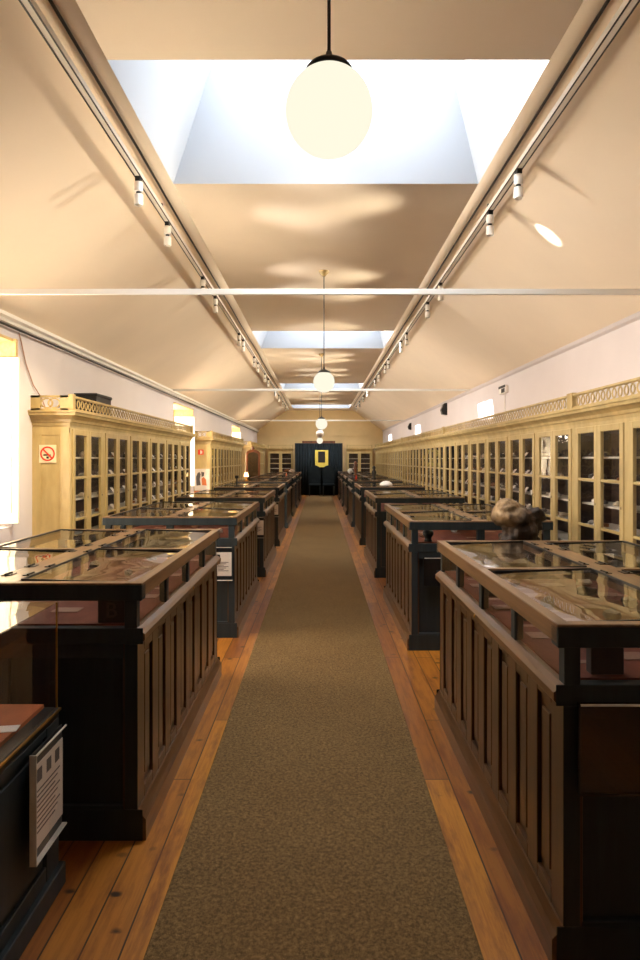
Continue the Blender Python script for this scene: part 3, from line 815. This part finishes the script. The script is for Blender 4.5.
# things high on the walls, cable, box on the cabinet
bm = new(); tube(bm, [(-2.738,5.82,2.70),(-2.735,5.86,2.62),(-2.735,5.95,2.44),(-2.735,6.10,2.26),(-2.72,6.26,2.14),(-2.7,6.32,2.02)], .006, 8)
tag(obj('power_cable', bm, plain('pinkish cable', srgb(190,150,130), .5), smooth=True), 'thin pinkish cable drooping down the left wall onto the nearest cabinet', 'cable')
bm = new(); box(bm, -.12, .12, -.25, .25, 0, .27); box(bm, -.13, .13, -.26, .26, .24, .275); o = obj('storage_box', bm, M['slip_dark'], bevel=.006); o.location = (-2.60, 7.35, 2.006); tag(o, 'dark box on top of the nearest left cabinet, behind the gallery', 'box')
t = thing('emergency_light', 'small white emergency light high on the right wall', 'light', (2.75, 9.5, 2.57))
bm = new(); box(bm, -.05, 0, -.16, .16, -.05, .06); obj('housing', bm, M['white'], t, bevel=.008)
bm = new(); box(bm, -.056, -.05, -.165, .165, .03, .066); box(bm, -.056, -.05, -.14, .02, -.04, .02); obj('cover', bm, M['slip_dark'], t)
bm = new(); tube(bm, [(2.744, 9.5, 2.52), (2.744, 9.5, 2.1)], .006, 8); tag(obj('light_cable', bm, M['white']), 'thin white cable below the emergency light on the right wall', 'cable')
def speaker(y, z, s, label):
    t = thing('wall_speaker', label, 'speaker', (2.75, y, z))
    bm = new(); prism(bm, [(0,-.12*s),(-.10*s,-.10*s),(-.13*s,.0),(-.07*s,.13*s),(0,.15*s)], 'y', -.08*s, .08*s); obj('case', bm, M['slip_dark'], t, bevel=.005)
    bm = new(); box(bm, -.105*s, -.10*s, -.04*s, .04*s, -.06*s, .0); obj('grille', bm, M['steel'], t)
speaker(13.9, 2.62, 1.0, 'larger black speaker high on the right wall, nearer the camera'); speaker(19.3, 2.52, .8, 'smaller black speaker high on the right wall, farther from the camera')

# arched mirror and small lamp on the left
t = thing('arched_mirror', 'tall arched mirror in a carved brown frame beyond the second left cabinet', 'mirror', (-2.19, 20.9, 0), .25)
def arch(w, z0, z1, rise):
    return [(-w,z0),(w,z0),(w,z1)] + [(w*math.cos(PI*k/10), z1+rise*math.sin(PI*k/10)) for k in range(1,10)] + [(-w,z1)]
bm = new(); a1, a2 = arch(.23, .05, 1.72, .14), arch(.17, .14, 1.67, .10)
A = [bm.verts.new((x,-.03,z)) for x, z in a1]; B = [bm.verts.new((x,-.03,z)) for x, z in a2]; A2 = [bm.verts.new((x,.03,z)) for x, z in a1]; B2 = [bm.verts.new((x,.0,z)) for x, z in a2]
n = len(a1)
for i in range(n):
    j = (i+1) % n
    bm.faces.new([A[i],A[j],B[j],B[i]]); bm.faces.new([A[i],A2[i],A2[j],A[j]]); bm.faces.new([B[i],B[j],B2[j],B2[i]])
bm.faces.new(A2)
obj('frame', bm, M['mirror_wood'], t)
bm = new(); prism(bm, a2, 'y', .0, .006); mg = bpy.data.materials.new('old mirror'); mg.use_nodes = True; bb_ = mg.node_tree.nodes['Principled BSDF']; bb_.inputs['Metallic'].default_value = 1; bb_.inputs['Roughness'].default_value = .2; bb_.inputs['Base Color'].default_value = srgb(120,104,80); obj('mirror_glass', bm, mg, t)
bm = new(); box(bm, -.26, -.18, -.1, .1, 0, .06); box(bm, .18, .26, -.1, .1, 0, .06); box(bm, -.2, .2, -.02, .03, .02, .08); obj('foot', bm, M['mirror_wood'], t, bevel=.006)
bm = new(); lathe(bm, [(0,1.85),(.04,1.86),(.06,1.90),(.03,1.94),(0,1.97)], seg=12); obj('finial', bm, M['mirror_wood'], t, smooth=True)
t = thing('table_lamp', 'small warm glowing lamp on the fifth left display case, before the mirror', 'lamp', (-1.70, 14.75, 1.052))
bm = new(); lathe(bm, [(0,0),(.05,0),(.052,.012),(.015,.02),(.01,.05),(.018,.07),(.008,.09),(.008,.12),(0,.12)], seg=18); obj('base', bm, M['brass'], t, smooth=True)
bm = new(); lathe(bm, [(.058,.09),(.035,.19),(.03,.19),(.053,.09)], seg=20); obj('lamp_shade', bm, M['lampglow'], t, smooth=True)

# ornaments on the far right cases
def orn(name, prof, m, loc, label, cat):
    bm = new(); lathe(bm, prof, seg=18); o = obj(name, bm, m, smooth=True); o.location = loc; tag(o, label, cat)
orn('white_dome', [(.12,0),(.118,.02),(.10,.05),(.06,.075),(0,.085),(0,0)], M['white'], (1.24, 12.0, 1.056), 'low white dome on the fourth right display case', 'ornament')
orn('white_ball', [(0,0),(.05,.015),(.085,.06),(.09,.10),(.07,.15),(.03,.175),(0,.18)], M['white'], (1.02, 21.6, 1.052), 'round white ball on the seventh right case, near end wall', 'ornament')
orn('figurine', [(0,0),(.07,0),(.07,.04),(.04,.06),(.05,.12),(.06,.18),(.03,.24),(.045,.29),(.02,.33),(0,.34)], M['slip_dark'], (1.30, 15.4, 1.052), 'small dark figurine with narrow waist on the fifth right case', 'ornament')
orn('figurine', [(0,0),(.06,0),(.06,.04),(.03,.08),(.05,.16),(.06,.26),(.03,.32),(.05,.38),(.02,.43),(0,.44)], M['mirror_wood'], (1.03, 18.6, 1.052), 'small brown figurine on the sixth right case, near the curtain', 'ornament')
orn('red_marker', [(0,0),(.03,0),(.025,.05),(.01,.09),(0,.10)], M['red'], (.88, 15.6, 1.052), 'small red marker cone on the fifth right case', 'ornament')
orn('red_marker', [(0,0),(.03,0),(.025,.05),(.01,.09),(0,.10)], M['orange'], (-.98, 18.6, 1.052), 'small orange marker cone on the sixth left case', 'ornament')
rock((-1.04, 23.45, 1.062), .09, 2, 'cream rock on top of the farthest left case', 'rocks on the case tops', 1)
rock((-1.22, 23.8, 1.058), .10, 3, 'rusty brown rock on top of the farthest left case', 'rocks on the case tops', 2)
bm = new(); box(bm, -.05, .05, -.05, .05, 0, .01); box(bm, -.012, .012, -.012, .012, .01, .16); box(bm, -.03, .03, -.014, .014, .15, .2)
o = obj('label_stand', bm, M['slip_dark']); o.location = (-1.50, 11.55, 1.052); tag(o, 'small dark label stand on the fourth left display case', 'stand')

# ------------------------------------------------------------------ black curtain with picture at the end
t = thing('black_curtain', 'tall black pleated curtain closing the middle of the end wall', 'curtain', (-.055, 27.3, 0))
bm = new(); pts = []; n = 120
F = [(-.985+1.97*k/n, .03*math.sin(k*.9)) for k in range(n+1)]
A = [bm.verts.new((x,y,.01)) for x, y in F]; B = [bm.verts.new((x,y*.7,2.2)) for x, y in F]; A2 = [bm.verts.new((x,y+.012,.01)) for x, y in F]; B2 = [bm.verts.new((x,y*.7+.012,2.2)) for x, y in F]
for i in range(n):
    bm.faces.new([A[i],A[i+1],B[i+1],B[i]]); bm.faces.new([A2[i],B2[i],B2[i+1],A2[i+1]]); bm.faces.new([B[i],B[i+1],B2[i+1],B2[i]]); bm.faces.new([A[i],A2[i],A2[i+1],A[i+1]])
obj('drape', bm, M['black'], t, smooth=True)
bm = new(); tube(bm, [(-1.02,0,2.21),(1.02,0,2.21)], .018, 10); obj('curtain_rod', bm, M['slip_dark'], t)
for x in (-1.0, 1.0): bm = new(); box(bm, x-.02, x+.02, .0, .02, 0, 2.2); box(bm, x-.02, x+.02, 0, .69, 2.16, 2.2); obj('post', bm, M['slip_dark'], t)
bm = new(); box(bm, -.78, .66, 27.9, 28.0, 2.22, 2.34); o = obj('door_lintel', bm, M['mirror_wood']); tag(o, 'brown wooden lintel showing above the black curtain', 'lintel')
t = thing('framed_picture', 'yellow framed dark picture hanging in front of the black curtain', 'picture', (.07, 27.2, 1.62))
bm = new(); box(bm, -.28, .28, -.02, 0, -.42, .31); obj('mount', bm, M['yellow_mat'], t)
bm = new(); box(bm, -.15, .15, -.03, -.0205, -.22, .25); obj('picture_panel', bm, M['slip_dark'], t)
bm = new(); tube(bm, [(-.2,-.01,.30),(-.2,.02,.60)], .003, 6); tube(bm, [(.2,-.01,.30),(.2,.02,.60)], .003, 6); obj('hanging_wire', bm, M['steel'], t)
def dchair(x, y, label):
    t = thing('high_back_chair', label, 'chair', (x, y, .012), 0, 'dark chairs before the curtain')
    bm = new(); prism(bm, [(-.24,.5),(.24,.5),(.25,1.05)] + [(.25*math.cos(PI*k/10), 1.05+.22*math.sin(PI*k/10)) for k in range(1,10)] + [(-.25,1.05)], 'y', .2, .26); obj('backrest', bm, M['black'], t, bevel=.01)
    bm = new(); box(bm, -.25, .25, -.25, .25, .42, .5); obj('seat', bm, M['black'], t, bevel=.015)
    for a in (-.22, .22):
        for c in (-.22, .22):
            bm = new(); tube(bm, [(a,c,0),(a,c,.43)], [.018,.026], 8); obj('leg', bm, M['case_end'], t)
dchair(-.22, 26.75, 'dark round-backed chair left of the yellow picture, before the curtain'); dchair(.36, 26.75, 'dark round-backed chair right of the yellow picture, before the curtain')

# ------------------------------------------------------------------ light
W = bpy.data.worlds.new('world'); S.world = W; W.use_nodes = True
bg = W.node_tree.nodes['Background']; bg.inputs['Color'].default_value = (.88,.94,1,1); bg.inputs['Strength'].default_value = SKY
sl = bpy.data.lights.new('sun', 'SUN'); sl.energy = SUN; sl.angle = math.radians(.8); sl.color = (1,.95,.88)
so = bpy.data.objects.new('sun', sl); COL.objects.link(so)
so.rotation_euler = Vector((1.31, -.33, -1)).to_track_quat('-Z', 'Y').to_euler()
WARM = (1,.86,.70)
for i, y in enumerate(LY):
    spotlight((TL+.06, y, TZ-.20), (2.5, y+.1, 2.5), SPOT, (1,.91,.83), 76, 1)
for i, y in enumerate(RY):
    spotlight((TR-.06, y, TZ-.20), (-2.5, y+.1, 2.5), SPOT*1.4, (1,.88,.68), 76, 1)

spotlight((TL+.06, 24.4, TZ-.20), (-.8, 28, 2.3), 60, WARM, 100, 1)
spotlight((TR-.06, 24.5, TZ-.20), (.8, 28, 2.3), 60, WARM, 100, 1)
spotlight((TR-.06, 24.5, TZ-.22), (.07, 27.2, 1.58), 18, WARM, 16, .5)
spotlight((TL+.06, 4.62, TZ-.20), (1.87, 5.25, 3.39), 700, (1,.97,.92), 3.0, .3, .004)  # added narrow lamp imitating a sun glint on the right slope
spotlight((TL-.06, 4.62, TZ-.20), (-2.5, 6.12, 1.6), 150, (1,.80,.46), 44, 1)  # added lamp to brighten the nearest left cabinet end
spotlight((TL-.06, 12.7, TZ-.20), (-2.5, 13.97, 1.5), 120, (1,.80,.46), 40, 1)  # likewise added, brightens the second left cabinet end
# ------------------------------------------------------------------ camera
cam = bpy.data.cameras.new('camera'); co = bpy.data.objects.new('camera', cam); COL.objects.link(co); S.camera = co
co.location = (0, 0, 1.55); co.rotation_euler = (PI/2, 0, 0)
cam.sensor_fit = 'VERTICAL'; cam.sensor_height = 36; cam.sensor_width = 24; cam.lens = 24; cam.shift_y = -21/960; cam.clip_start = .02
S.view_settings.view_transform = 'Standard'; S.view_settings.look = 'None'; S.view_settings.gamma = 1
S.view_settings.exposure = EXPOSURE
cy = S.cycles
cy.use_denoising = True
cy.max_bounces = 10; cy.diffuse_bounces = 5; cy.glossy_bounces = 4; cy.transparent_max_bounces = 16; cy.transmission_bounces = 4
cy.sample_clamp_indirect = 6; cy.caustics_reflective = False; cy.caustics_refractive = False
